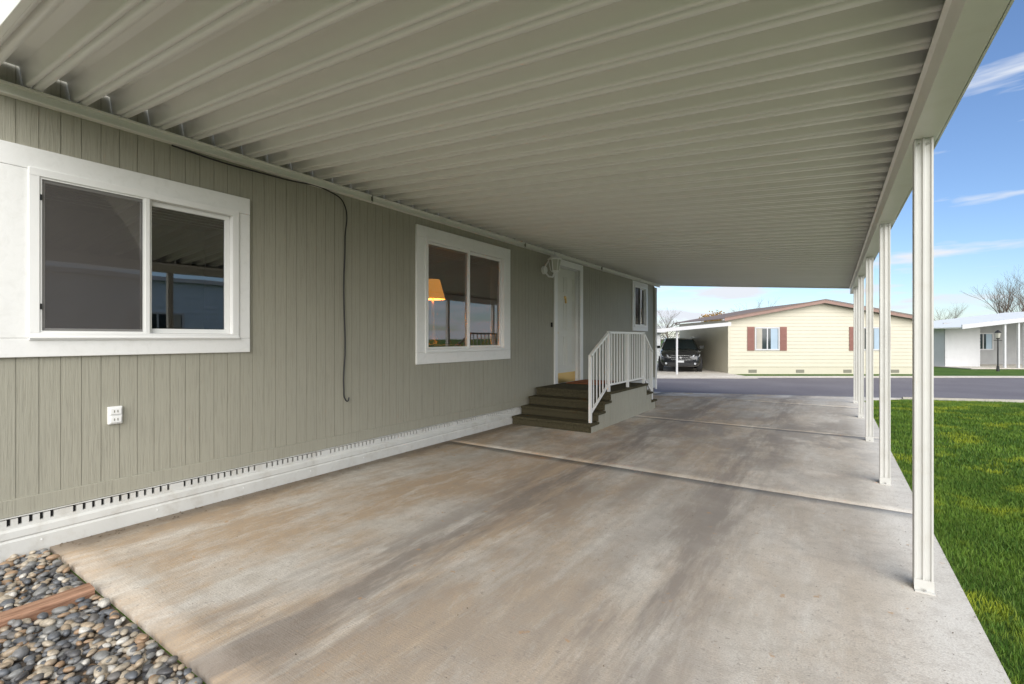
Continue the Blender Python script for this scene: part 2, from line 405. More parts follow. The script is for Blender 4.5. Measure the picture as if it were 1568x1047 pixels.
def window(name,y0,y1,z0,z1,tw,screen='L',ty0=None,tz=None,blind=0):
    tz0,tz1=tz; ty0=y0-tw if ty0 is None else ty0; ty1=y1+tw
    e=empty(name); e.parent=home
    mb=MB(); X=WX+.004; P=WX+.026
    mb.box(WX-.03,P,ty0,ty1,z1,tz1,M_trim); mb.box(WX-.03,P,ty0,ty1,tz0,z0,M_trim)
    mb.box(WX-.03,P-.001,ty0,y0,z0+.001,z1-.001,M_trim); mb.box(WX-.03,P-.001,y1,ty1,z0+.001,z1-.001,M_trim)
    mb.obj(name+'_trim',e,bevel=.004)
    mb=MB(); fw=.035; a=y0+.001; b=y1-.001; c=z0+.001; d=z1-.001; F0=WX-.06; F1=WX+.036
    mb.box(F0,F1,a-.014,b+.014,d-fw,d+.012,M_vinyl); mb.box(F0,F1,a-.014,b+.014,c-.012,c+fw,M_vinyl)
    mb.box(F0,F1-.001,a-.014,a+fw,c+fw,d-fw,M_vinyl); mb.box(F0,F1-.001,b-fw,b+.014,c+fw,d-fw,M_vinyl)
    mb.box(F0,F1+.016,a-.014,b+.014,c-.002,c+.010,M_vinyl)
    ym=(a+b)/2
    def sash(s0,s1,x0,x1,w):
        mb.box(x0,x1,s0,s1,d-fw-w,d-fw-.001,M_vinyl); mb.box(x0,x1,s0,s1,c+fw+.001,c+fw+w,M_vinyl)
        mb.box(x0,x1-.001,s0,s0+w,c+fw+w,d-fw-w,M_vinyl); mb.box(x0,x1-.001,s1-w,s1,c+fw+w,d-fw-w,M_vinyl)
    sash(a+fw+.001,ym+.022,WX-.012,WX+.010,.028)
    sash(ym-.020,b-fw-.001,WX-.045,WX-.016,.036)
    mb.box(WX-.010,WX+.030,ym-.026,ym+.004,c+fw,d-fw,M_vinyl)
    mb.obj(name+'_frame',e,bevel=.0025)
    mb=MB(); 
    mb.face([(WX-.002,a+fw,c+fw),(WX-.002,ym,c+fw),(WX-.002,ym,d-fw),(WX-.002,a+fw,d-fw)],M_glass)
    mb.face([(WX-.03,ym,c+fw),(WX-.03,b-fw,c+fw),(WX-.03,b-fw,d-fw),(WX-.03,ym,d-fw)],M_glass)
    mb.obj(name+'_glass',e)
    mb=MB()
    if screen=='L':
        mb.face([(WX+.022,a+fw,c+fw),(WX+.022,ym-.02,c+fw),(WX+.022,ym-.02,d-fw),(WX+.022,a+fw,d-fw)],M_screen)
        w=.012
        for q in ((a+fw,ym-.026,c+fw,c+fw+w),(a+fw,ym-.026,d-fw-w,d-fw),(a+fw,a+fw+w,c+fw+w,d-fw-w),(ym-.026-w,ym-.026,c+fw+w,d-fw-w)):
            mb.box(WX+.017,WX+.026,*q,M_vinyl)
        for zz in (c+.18,d-.18): mb.box(WX+.026,WX+.031,a+fw+.002,a+fw+.012,zz,zz+.035,M_black)
        mb.obj(name+'_screen',e)
    if blind:
        mb=MB(); nsl=int(blind/.022)
        mb.box(WX-.14,WX-.09,a+.02,b-.02,d-.05,d-.005,M_blind)
        for q in range(nsl):
            z=d-.06-q*.022; mb.face([(WX-.135,a+.03,z),(WX-.135,b-.03,z),(WX-.10,b-.03,z-.012),(WX-.10,a+.03,z-.012)],M_blind)
        mb.obj(name+'_blind',e,recalc=False)
window('near_window',.80,2.02,1.30,2.34,.108,'L',ty0=.55,tz=(1.185,2.475),blind=.10)
window('living_window',4.23,5.91,1.13,2.52,.15,None,tz=(.99,2.655),blind=.12)
window('far_window',11.57,12.50,1.60,2.63,.11,'L',tz=(1.49,2.735),blind=.5)
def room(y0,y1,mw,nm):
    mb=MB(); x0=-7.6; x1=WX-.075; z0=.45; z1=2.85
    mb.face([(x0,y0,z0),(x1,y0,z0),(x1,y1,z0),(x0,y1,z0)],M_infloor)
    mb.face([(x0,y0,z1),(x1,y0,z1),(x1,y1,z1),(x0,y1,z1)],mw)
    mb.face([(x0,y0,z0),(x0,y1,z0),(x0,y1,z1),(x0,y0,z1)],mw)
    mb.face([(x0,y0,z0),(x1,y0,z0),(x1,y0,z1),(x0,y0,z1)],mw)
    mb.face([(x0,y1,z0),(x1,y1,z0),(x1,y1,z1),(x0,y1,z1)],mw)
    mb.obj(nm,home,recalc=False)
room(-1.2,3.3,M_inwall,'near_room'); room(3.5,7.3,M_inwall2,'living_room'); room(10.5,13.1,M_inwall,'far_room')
lamp=empty('table_lamp',(-4.75,5.06,0))
mb=MB(); mb.tube((0,0,1.86),(0,0,2.14),.175,.10,M_shade,24,False); mb.obj('lampshade',lamp,smooth=True)
mb=MB(); mb.tube((0,0,1.22),(0,0,1.34),.10,.05,M_brass,16); mb.tube((0,0,1.34),(0,0,1.88),.04,.015,M_brass,16); mb.obj('lamp_base',lamp)
mb=MB(); mb.box(-.35,.3,-.3,.35,1.16,1.21,M_infloor); 
for a in (-.32,.27):
    for b in (-.27,.32): mb.box(a-.02,a+.02,b-.02,b+.02,.45,1.16,M_infloor)
mb.obj('side_table',lamp)
L=bpy.data.lights.new('lamp_bulb','POINT'); L.energy=22; L.color=(1,.62,.3); L.shadow_soft_size=.05
lo=bpy.data.objects.new('lamp_bulb',L); scene.collection.objects.link(lo); lo.parent=lamp; lo.location=(0,0,2.0)
mb=MB()
for (ya,yb) in ((4.05,4.28),(5.82,6.15)):
    pts=[]
    for i in range(25):
        y=ya+(yb-ya)*i/24; pts.append((WX-.18+.02*math.sin(i*1.6),y))
    for p,q in zip(pts[:-1],pts[1:]): mb.face([(p[0],p[1],.9),(q[0],q[1],.9),(q[0],q[1],2.6),(p[0],p[1],2.6)],M_curt)
mb.obj('curtains',home,recalc=False)
dr=empty('front_door'); dr.parent=home
mb=MB(); P=WX+.028
mb.box(WX-.03,P,7.47,8.62,2.62,2.735,M_vinyl)
mb.box(WX-.03,P-.001,7.47,7.58,.45,2.619,M_vinyl); mb.box(WX-.03,P-.001,8.50,8.62,.45,2.619,M_vinyl)
mb.box(WX-.13,WX-.031,7.50,7.585,.45,2.62,M_vinyl); mb.box(WX-.13,WX-.031,8.495,8.60,.45,2.62,M_vinyl); mb.box(WX-.13,WX-.031,7.585,8.495,2.61,2.72,M_vinyl)
mb.box(WX-.13,WX+.03,7.585,8.495,.42,.45,M_chrome)
mb.obj('door_frame',dr,bevel=.003)
mb=MB(); DX=WX-.075
mb.box(DX-.045,DX,7.59,8.49,.46,2.605,M_door)
def panel(ya,yb,za,zb):
    w=.022
    mb.box(DX,DX+.012,ya,yb,za,za+w,M_door);mb.box(DX,DX+.012,ya,yb,zb-w,zb,M_door)
    mb.box(DX,DX+.0115,ya,ya+w,za+w,zb-w,M_door);mb.box(DX,DX+.0115,yb-w,yb,za+w,zb-w,M_door)
    mb.box(DX,DX+.006,ya+.05,yb-.05,za+.05,zb-.05,M_door)
for ya,yb in ((7.70,8.0),(8.08,8.38)):
    panel(ya,yb,.78,1.35); panel(ya,yb,1.45,2.05); panel(ya,yb,2.14,2.46)
mb.obj('door_leaf',dr,bevel=.003)
mb=MB(); mb.box(DX,DX+.004,7.62,8.46,.475,.66,M_brass)
mb.tube((DX,7.66,1.40),(DX+.05,7.66,1.40),.03,.028,M_brass,14); mb.tube((DX,7.66,1.55),(DX+.02,7.66,1.55),.028,.026,M_brass,14)
mb.tube((DX,8.04,2.06),(DX+.02,8.04,2.06),.045,.03,M_brass,8); mb.tube((DX+.018,8.04,2.06),(DX+.02,8.04,1.96),.015,.02,M_brass,8)
mb.obj('door_hardware',dr)
ln=empty('wall_lantern',(WX+.03,7.10,2.44)); ln.scale=(1.3,1.3,1.3)
k=NT('lantern_glass',.15); k.color(k.mix(k.noise(9),(.40,.39,.34),(.52,.50,.44))); M_lg=k.m
mb=MB()
mb.tube((-.03,0,.02),(.015,0,.02),.055,.05,M_vinyl,12)
for a,b in (((.0,0,.0),(.06,0,-.07)),((.06,0,-.07),(.12,0,-.08)),((.12,0,-.08),(.15,0,-.02))): mb.tube(a,b,.012,.012,M_vinyl,8)
mb.tube((.0,0,.06),(.10,0,.19),.010,.010,M_vinyl,8); mb.tube((.10,0,.19),(.15,0,.19),.010,.010,M_vinyl,8)
mb.tube((.15,0,-.02),(.15,0,.0),.035,.055,M_vinyl,6)
mb.tube((.15,0,.0),(.15,0,.14),.05,.078,M_lg,6)
for i in range(6):
    t=2*math.pi*(i+.5)/6
    mb.tube((.15+.052*math.cos(t),.052*math.sin(t),0),(.15+.08*math.cos(t),.08*math.sin(t),.14),.006,.006,M_vinyl,5)
mb.tube((.15,0,.14),(.15,0,.155),.095,.095,M_vinyl,6)
mb.tube((.15,0,.155),(.15,0,.205),.09,.03,M_vinyl,6); mb.tube((.15,0,.205),(.15,0,.235),.014,.008,M_vinyl,6)
mb.obj('lantern_body',ln)
mb=MB(); mb.box(WX,WX+.02,7.36,7.40,1.50,1.58,M_black); mb.obj('doorbell',home,bevel=.004)
ob=empty('outdoor_outlet',(WX,1.216,.773))
mb=MB(); mb.box(0,.022,-.04,.04,-.06,.06,M_vinyl); mb.box(.022,.034,-.032,.032,.006,.050,M_vinyl); mb.box(.022,.034,-.032,.032,-.050,-.006,M_vinyl); mb.obj('cover',ob,bevel=.004)
mb=MB(); 
for s in (.028,-.028): mb.box(.034,.0355,-.012,-.007,s-.008,s+.008,M_groove); mb.box(.034,.0355,.007,.012,s-.008,s+.008,M_groove)
mb.obj('slots',ob)
cb=bpy.data.curves.new('hanging_cable','CURVE'); cb.dimensions='3D'; cb.bevel_depth=.0065; cb.materials.append(M_cable)
sp=cb.splines.new('BEZIER')
pts=[(WX+.03,1.55,2.735),(WX+.02,1.9,2.72),(WX+.035,2.4,2.725),(WX+.025,2.93,2.73),(WX+.025,3.06,2.66),(WX+.012,3.085,2.3),(WX+.012,3.07,1.8),(WX+.012,3.085,1.2),(WX+.012,3.07,.80),(WX+.02,3.085,.68),(WX+.03,3.10,.665),(WX+.03,3.12,.70)]
sp.bezier_points.add(len(pts)-1)
for b,p in zip(sp.bezier_points,pts): b.co=p; b.handle_left_type=b.handle_right_type='AUTO'
co=bpy.data.objects.new('hanging_cable',cb); scene.collection.objects.link(co)

# ------------------------------------------------------------------ carport
cp=empty('carport')
RY0,RY1=.55,13.62
XA,XB=WX+.012,.455
ZA,ZB=2.832,2.486
def zroof(x): return ZA+(ZB-ZA)*(x-XA)/(XB-XA)
PW=.218
prof=[(0,.0),(.026,0),(.028,.020),(.0345,.020),(.036,-.004),(.074,-.004),(.078,.006),(.080,.012),(.098,.112),(.102,.116),(.196,.116),(.200,.112),(.216,.012)]
mb=MB(); pts=[]
y=RY0
while y<RY1-PW*.5:
    for (a,b) in prof: pts.append((y+a,b))
    y+=PW
pts.append((y,0)); RYE=y
V=[];F=[]
NXS=10
for i in range(NXS+1):
    x=XA+(XB-XA)*i/NXS
    sag=-.006*math.sin(math.pi*i/NXS)
    for (a,b) in pts: V.append((x,a,zroof(x)+b+sag))
n=len(pts)
for i in range(NXS):
    for j in range(n-1):
        a=i*n+j; F.append((a,a+n,a+n+1,a+1))
o=npmesh('roof_pans',V,F,M_pan,cp)
s=o.modifiers.new('sol','SOLIDIFY'); s.thickness=.0015; s.offset=1
mb=MB()
mb.prism([(WX-.0,2.750),(WX+.055,2.750),(WX+.055,2.757),(WX+.030,2.765),(WX+.030,2.806),(WX+.050,2.812),(WX+.050,2.822),(WX,2.822)],1,RY0-.02,RYE+.02,M_beam)
mb.obj('wall_ledger',cp)
mb=MB()
for yy in (3.4,6.45,9.5): mb.box(WX+.0285,WX+.0565,yy,yy+.004,2.748,2.824,M_groove)
mb.obj('ledger_seams',cp)
mb=MB()
for (a,b) in ((RY0-.035,RY0-.004),(RYE+.004,RYE+.035)):
    i0=len(mb.v); kk=mb.m(M_beam)
    for x in (XA-.0,XB+.003):
        z=zroof(x); mb.v+=[(x,a,z-.035),(x,b,z-.035),(x,b,z+.125),(x,a,z+.125)]
    for f in ((0,1,5,4),(1,2,6,5),(2,3,7,6),(3,0,4,7),(0,3,2,1),(4,5,6,7)): mb.f.append(tuple(i0+q for q in f)); mb.mi.append(kk)
mb.obj('end_fascia',cp,bevel=.003)
mb=MB(); BZ0,BZ1=2.335,2.482
mb.prism([(.34,BZ0),(.452,BZ0),(.452,BZ1-.006),(.435,BZ1-.006),(.435,BZ0+.012),(.357,BZ0+.012),(.357,BZ1-.02),(.340,BZ1-.006),(.326,BZ1-.006),(.326,BZ1-.014),(.340,BZ1-.026)],1,RY0-.02,RYE+.02,M_beam)
mb.obj('beam',cp)
mb=MB()
mb.prism([(.458,BZ0+.006),(.466,BZ0+.006),(.474,BZ0+.03),(.474,2.63),(.458,2.63)],1,RY0-.04,RYE+.04,M_beam)
mb.obj('gutter_fascia',cp)
mb=MB()
for yy in (5.45,9.75): mb.box(.333,.456,yy-.10,yy+.10,BZ0-.004,BZ0-.0005,M_beam); 
mb.obj('beam_splices',cp)
def post_prof():
    h=.038; g=.009
    side=[(-h,-h),(-.030,-h),(-.026,-h+g),(-.008,-h+g),(-.004,-h),(.004,-h),(.008,-h+g),(.026,-h+g),(.030,-h)]
    out=[]
    for q in range(4):
        c,s_=math.cos(q*math.pi/2),math.sin(q*math.pi/2)
        for (a,b) in side: out.append((a*c-b*s_,a*s_+b*c))
    return out
pp=post_prof()
for i,yy in enumerate((3.27,5.45,7.60,9.75,11.90)):
    zb=float(gz(.39,yy))+.03
    mb=MB(); pr=[(.392+a,yy+b) for a,b in pp]; mb.prism(pr,2,.004+zb,BZ0-.0015,M_post)
    mb.box(.392-.040,.392+.040,yy-.046,yy-.0385,zb,zb+.055,M_post)
    mb.box(.392-.040,.392+.040,yy-.075,yy-.046,zb,zb+.006,M_post)
    mb.tube((.392,yy-.062,zb+.006),(.392,yy-.062,zb+.016),.008,.008,M_chrome,6)
    mb.tube((.372,yy-.0385,BZ0-.03),(.372,yy-.044,BZ0-.03),.006,.006,M_chrome,6)
    mb.tube((.412,yy-.0385,BZ0-.03),(.412,yy-.044,BZ0-.03),.006,.006,M_chrome,6)
    mb.obj('post_%d'%(i+1),cp)

# ------------------------------------------------------------------ entry steps
st=empty('entry_steps')
SX0,SX1=WX+.07,-2.75
mb=MB(); TH=.035
lv=[(6.05,6.30,.125),(6.30,6.53,.25),(6.53,6.76,.375),(6.76,8.44,.50),(8.44,8.70,.33),(8.70,8.96,.165)]
for (a,b,z) in lv:
    nose=.02
    a2=a-nose if a<7 else a; b2=b+ (nose if b>8 else 0)
    mb.box(SX0,SX1+.02,a2,b2,z-TH,z,M_carpet)
zz=0
for (a,b,z) in lv[:4]:
    mb.box(SX0,SX1-.0,a,a+.015,zz,z-TH-.0005,M_carpet); zz=z
mb.box(SX0,SX1,8.425,8.439,.33,.50-TH-.001,M_carpet); mb.box(SX0,SX1,8.685,8.699,.165,.33-TH-.001,M_carpet); mb.box(SX0,SX1,8.945,8.959,0,.165-TH-.001,M_carpet)
mb.obj('carpeted_treads',st,bevel=.006)
mb=MB()
for (a,b,z) in lv:
    y=a+.001
    while y<b-.01:
        y2=min(y+.098,b-.001)
        mb.box(SX1-.02,SX1-.004,y,y2-.005,-.02,z-TH-.002,M_side); y=y2
    mb.face([(SX1-.010,a,0),(SX1-.010,b,0),(SX1-.010,b,z-TH),(SX1-.010,a,z-TH)],M_groove)
mb.obj('step_skirting',st)
mb=MB(); mb.box(WX+.16,WX+.75,7.62,8.42,.501,.515,M_mat); mb.obj('door_mat',None,bevel=.004)
rl=empty('railing'); rl.parent=st
mb=MB(); RX=SX1-.05
def newel(y,z0,z1): mb.box(RX-.019,RX+.019,y-.019,y+.019,z0,z1,M_vinyl); mb.box(RX-.022,RX+.022,y-.022,y+.022,z1,z1+.008,M_vinyl)
def rail(ya,za,yb,zb,w=.019,h=.016):
    d=Vector((0,yb-ya,zb-za)); ang=math.atan2(zb-za,yb-ya); L_=d.length
    M=Matrix.Translation((RX,ya,za))@Matrix.Rotation(ang,4,'X'); mb.box(-w,w,0,L_,-h,h,M_vinyl,M)
def pick(ya,za0,za1,yb,zb0,zb1,n):
    for i in range(1,n):
        t=i/n; y=ya+(yb-ya)*t; mb.box(RX-.007,RX+.007,y-.007,y+.007,za0+(zb0-za0)*t,za1+(zb1-za1)*t,M_vinyl)
newel(6.14,.125,1.06); newel(6.80,.50,1.40); newel(8.40,.50,1.40); newel(8.86,.165,1.06); newel(7.6,.5,1.37)
rail(6.12,1.05,6.80,1.39); rail(6.16,.26,6.80,.62,.014,.012); pick(6.14,.26,1.05,6.80,.62,1.39,6)
rail(6.78,1.39,8.42,1.39); rail(6.8,.60,8.4,.60,.014,.012); pick(6.8,.60,1.39,8.4,.60,1.39,14)
rail(8.40,1.39,8.88,1.05); rail(8.4,.60,8.86,.30,.014,.012); pick(8.4,.6,1.39,8.86,.3,1.05,4)
mb.obj('rails_and_pickets',rl)

# ------------------------------------------------------------------ gravel bed
sb=bmesh.new(); bmesh.ops.create_icosphere(sb,subdivisions=2,radius=1); sb.verts.ensure_lookup_table()
bv=np.array([v.co[:] for v in sb.verts]); bf=np.array([[v.index for v in f.verts] for f in sb.faces]); sb.free()
P=[];
for layer,(sp_,zc) in enumerate(((.034,-.018),(.038,.002),(.070,.016))):
    for x in np.arange(-4.04,-1.0,sp_):
        for y in np.arange(-.5,.85,sp_):
            px=x+rng.uniform(-.5,.5)*sp_; py=y+rng.uniform(-.5,.5)*sp_
            r=rng.uniform(.011,.022)*(1.45 if rng.random()<.15 else 1)
            if py>.865-r*.8 and layer<1: continue
            if abs(px+3.17)<.055+r*.6 : continue
            P.append((px,min(py,.85-r*.5),zc+rng.uniform(-.006,.006),r))
V=[];F=[]
for i,(x,y,z,r) in enumerate(P):
    sc=np.array([r*rng.uniform(.95,1.45),r*rng.uniform(.75,1.),r*rng.uniform(.45,.75)])
    a=rng.uniform(0,2*math.pi); tx=rng.uniform(-.5,.5)
    lump=1+.14*np.sin(bv@rng.uniform(-2.5,2.5,(3,))+rng.uniform(0,6))
    p=bv*lump[:,None]*sc
    ca,sa=math.cos(tx),math.sin(tx); p=p@np.array([[1,0,0],[0,ca,-sa],[0,sa,ca]])
    ca,sa=math.cos(a),math.sin(a); p=p@np.array([[ca,-sa,0],[sa,ca,0],[0,0,1]])
    V.append(p+np.array([x,y,z-.01])); F.append(bf+i*len(bv))
npmesh('river_pebbles',np.concatenate(V),np.concatenate(F),M_peb,smooth=True)
mb=MB(); mb.box(-4.09,.6,-3.0,.868,-.2,-.026,M_soil); mb.obj('gravel_bed_soil')
mb=MB()
n=14
for i in range(n):
    a=-1.6+i*(.845+1.6)/n; b=a+(.845+1.6)/n
    mb.prism([(-3.215,-.05),(-3.12,-.05),(-3.12,.022),(-3.128,.03),(-3.207,.032),(-3.215,.024)],1,a,b,M_timber,caps=(i in(0,n-1)))
o=mb.obj('landscape_timber')
for v in o.data.vertices:
    v.co.x+=.006*math.sin(v.co.y*5); v.co.z+=.004*math.sin(v.co.y*7)

# ------------------------------------------------------------------ grass blades
def blades(name,x0,x1,y0,y1,dens,h,w):
    N=int((x1-x0)*(y1-y0)*dens)
    x=rng.uniform(x0,x1,N); y=rng.uniform(y0,y1,N)
    drv=.56+.9*np.clip((y-12.6)/2.9,0,1)**2
    keep=(x>drv-.012*rng.random(N))&(y<near(x)-.30); x=x[keep]; y=y[keep]; N=len(x)
    z=gz(x,y)
    a=rng.uniform(0,2*math.pi,N); hh=h*rng.uniform(.55,1.25,N); ww=w*rng.uniform(.7,1.2,N)
    la=rng.uniform(0,2*math.pi,N); lean=hh*rng.uniform(.1,.8,N)
    dx=np.cos(a)*ww/2; dy=np.sin(a)*ww/2
    V=np.empty((N,5,3))
    V[:,0]=np.stack([x-dx,y-dy,z-.003],1); V[:,1]=np.stack([x+dx,y+dy,z-.003],1)
    mx=x+np.cos(la)*lean*.35; my=y+np.sin(la)*lean*.35; mz=z+hh*.6
    V[:,2]=np.stack([mx+dx*.8,my+dy*.8,mz],1); V[:,3]=np.stack([mx-dx*.8,my-dy*.8,mz],1)
    V[:,4]=np.stack([x+np.cos(la)*lean,y+np.sin(la)*lean,z+hh],1)
    b=np.arange(N)*5
    T=np.concatenate([np.stack([b,b+1,b+2],1),np.stack([b,b+2,b+3],1),np.stack([b+3,b+2,b+4],1)])
    return V.reshape(-1,3),T
parts=[blades('a',.54,2.4,1.6,6.5,8000,.034,.0042),blades('b',.54,4.2,6.5,16.5,2400,.036,.008)]
off=0;VV=[];TT=[]
for v,t in parts: VV.append(v); TT.append(t+off); off+=len(v)
npmesh('lawn_grass',np.concatenate(VV),np.concatenate(TT),M_blade)
V=[];F=[]
def leaf(x,y,z,s):
    a=random.uniform(0,6.3); ca,sa=math.cos(a),math.sin(a); i=len(V)
    for (u,v,w) in ((-1,0,.15),(0,-.5,0),(1,0,.2),(0,.5,.05)):
        V.append((x+(u*ca-v*sa)*s,y+(u*sa+v*ca)*s,z+.002+w*s))
    F.append((i,i+1,i+2,i+3))
for _ in range(110): leaf(random.uniform(.34,.555),random.uniform(2,9),.002,random.uniform(.003,.007))
for _ in range(260): leaf(-4.05+abs(random.gauss(0,.06)),random.uniform(.9,6),.002,random.uniform(.004,.012))
for _ in range(200): leaf(random.uniform(-3.9,.3),random.uniform(1,10),.002,random.uniform(.002,.007))
for _ in range(60): leaf(random.uniform(-3.9,.3),4.6+random.gauss(0,.03),.002,random.uniform(.003,.007))
npmesh('leaf_litter',V,F,M_leaf)

# ------------------------------------------------------------------ cream neighbour house
A=math.atan2(.5563,.8310)
def lap(mb,x0,x1,z0,z1,y,mat,row=.11,ztop=None):
    z=z0
    while z<z1-1e-4:
        zt=min(z+row,z1)
        def cut(zv):
            if ztop is None: return x0,x1
            return ztop(zv)
        a0,a1=cut(z); b0,b1=cut(zt)
        if b1>b0:
            mb.face([(a0,y-.018,z),(a1,y-.018,z),(b1,y-.002,zt),(b0,y-.002,zt)],mat)
            mb.face([(a0,y,z),(a1,y,z),(a1,y-.018,z),(a0,y-.018,z)],mat)
        z=zt
nh=empty('cream_house',(-3.84,22.94,-.28),A)
Wd=8.23; EV=2.40; PK=3.14; DP=6.2
mb=MB()
lap(mb,0,Wd,.34,EV,0,M_cream,.16)
lap(mb,0,Wd,EV,PK-.02,0,M_cream,.16,ztop=lambda z:(Wd/2*(z-EV)/(PK-EV),Wd-Wd/2*(z-EV)/(PK-EV)))
mb.box(0,Wd,.01,.03,-.1,EV,M_cream)
mb.box(0,.02,.03,DP,-.1,EV,M_cream); mb.box(Wd-.02,Wd,.03,DP,-.1,EV,M_cream); mb.box(.02,Wd-.02,DP-.02,DP,-.1,EV,M_cream)
mb.box(-.012,.08,-.026,.0,.3,EV,M_cream); mb.box(Wd-.08,Wd+.012,-.026,.0,.3,EV,M_cream)
mb.obj('siding',nh,recalc=False)
mb=MB(); mb.box(0,Wd,-.008,.005,-.1,.34,M_cream); mb.box(-.01,Wd+.01,-.03,.0,.325,.345,M_cream)
for x in (.9,3.0,5.1,7.2): mb.box(x,x+.36,-.02,-.008,.06,.2,M_groove)
mb.obj('skirting',nh)
mb=MB(); ov=.28
for sg in (0,1):
    xa=-ov if sg==0 else Wd+ov; za=EV-(PK-EV)/(Wd/2)*ov
    def quad(y0,y1,zlo,zhi,mat):
        i0=len(mb.v); k=mb.m(mat)
        mb.v+=[(xa,y0,za+zlo),(Wd/2,y0,PK+zlo),(Wd/2,y0,PK+zhi),(xa,y0,za+zhi),(xa,y1,za+zlo),(Wd/2,y1,PK+zlo),(Wd/2,y1,PK+zhi),(xa,y1,za+zhi)]
        for f in ((0,1,2,3),(4,5,6,7),(0,1,5,4),(2,3,7,6),(0,3,7,4)): mb.f.append(tuple(i0+q for q in f)); mb.mi.append(k)
    quad(-.30,-.27,-.01,.13,M_fasc); quad(-.27,DP+.2,.08,.12,M_shing); quad(-.33,-.301,.135,.165,M_shing); quad(-.27,.0,.02,.04,M_wht)
mb.obj('roof',nh)
def nwin(mb,x0,x1,z0,z1,y=-.02,mat=M_wht,cols=2):
    w=.06
    mb.box(x0,x1,y-.03,y,z0,z0+w,mat); mb.box(x0,x1,y-.03,y,z1-w,z1,mat); mb.box(x0,x0+w,y-.029,y,z0+w,z1-w,mat); mb.box(x1-w,x1,y-.029,y,z0+w,z1-w,mat)
    for i in range(1,cols): xm=x0+(x1-x0)*i/cols; mb.box(xm-.025,xm+.025,y-.028,y,z0+w,z1-w,mat)
    mb.box(x0+w,x1-w,y-.008,y-.002,z0+w,z1-w,M_dglass)
    mb.box(x0+w+.02,x0+w+.02+(x1-x0)*.22,y-.012,y-.009,z0+w,z1-w,M_curt)
    mb.box(x1-w-.02-(x1-x0)*.28,x1-w-.02,y-.012,y-.009,z0+w,z1-w,M_blueh)
mb=MB(); nwin(mb,1.17,2.26,1.05,2.08); nwin(mb,5.68,6.85,1.05,2.08); mb.obj('windows',nh)
mb=MB()
for x in (.84,2.28,5.35,6.87):
    mb.box(x,x+.30,-.045,-.02,1.04,2.09,M_shut)
    for q in range(16):
        for (za,zb) in ((1.08,1.53),(1.59,2.04)):
            z=za+(zb-za)*q/16; mb.box(x+.04,x+.26,-.053,-.045,z,z+.015,M_shut)
mb.obj('shutters',nh)
nc=empty('neighbor_carport',(-3.84,22.94,-.28),A)
mb=MB(); 
def sroof(mb,xa,za,xb,zb,y0,y1,t,mat):
    i0=len(mb.v); k=mb.m(mat)
    mb.v+=[(xa,y0,za),(xb,y0,zb),(xb,y0,zb+t),(xa,y0,za+t),(xa,y1,za),(xb,y1,zb),(xb,y1,zb+t),(xa,y1,za+t)]
    for f in ((0,1,2,3),(4,5,6,7),(0,1,5,4),(2,3,7,6),(0,3,7,4),(1,2,6,5)): mb.f.append(tuple(i0+q for q in f)); mb.mi.append(k)
sroof(mb,-3.95,1.82,-.30,2.16,-.9,6.0,.05,M_pan); sroof(mb,-3.98,1.78,-.30,2.12,-.96,-.901,.15,M_wht)
mb.box(-4.00,-3.90,-.9,6.0,1.73,1.82,M_wht); mb.obj('roof',nc)
mb=MB()
for x,y in ((-3.98,-.6),(-3.98,2.7),(-3.98,5.6),(-2.55,5.7),(-2.55,-.75)): mb.box(x,x+.07,y,y+.07,.02,1.80+(x+3.98)*.09,M_wht)
mb.obj('posts',nc)
mb=MB(); mb.box(-4.0,-.0,-2.6,9.5,.02,.04,M_kerb); mb.obj('slab',nc)
mb=MB()
for i in range(4): mb.box(-.85,-.05,4.6+i*.25,5.6,.04+i*.15,.04+(i+1)*.15-.003,M_timber)
mb.obj('wooden_steps',nc)
ws=empty('white_shed',(-3.84,22.94,-.28),A)
mb=MB(); lap(mb,-8.5,.6,.0,2.0,11.6,M_wht,.2); mb.box(-8.5,.6,11.61,15,0,2.0,M_wht)
mb.box(-8.7,.8,11.2,15.3,2.0,2.12,M_shing)
mb.box(-8.7,.8,11.17,11.20,1.98,2.12,M_wht)
nwin(mb,-6.2,-5.2,.9,1.7,11.58); nwin(mb,-4.4,-3.4,.9,1.7,11.58)
mb.obj('shed_body',ws,recalc=False)
fn=empty('white_fence',(-3.84,22.94,-.28),A)
mb=MB()
for i in range(26): mb.box(-7.1+i*.12,-7.1+i*.12+.105,7.0,7.02,.05,1.45,M_wht)
mb.box(-7.1,-4.0,7.02,7.05,1.2,1.28,M_wht); mb.box(-7.1,-4.0,7.02,7.05,.25,.33,M_wht); mb.obj('panels',fn)

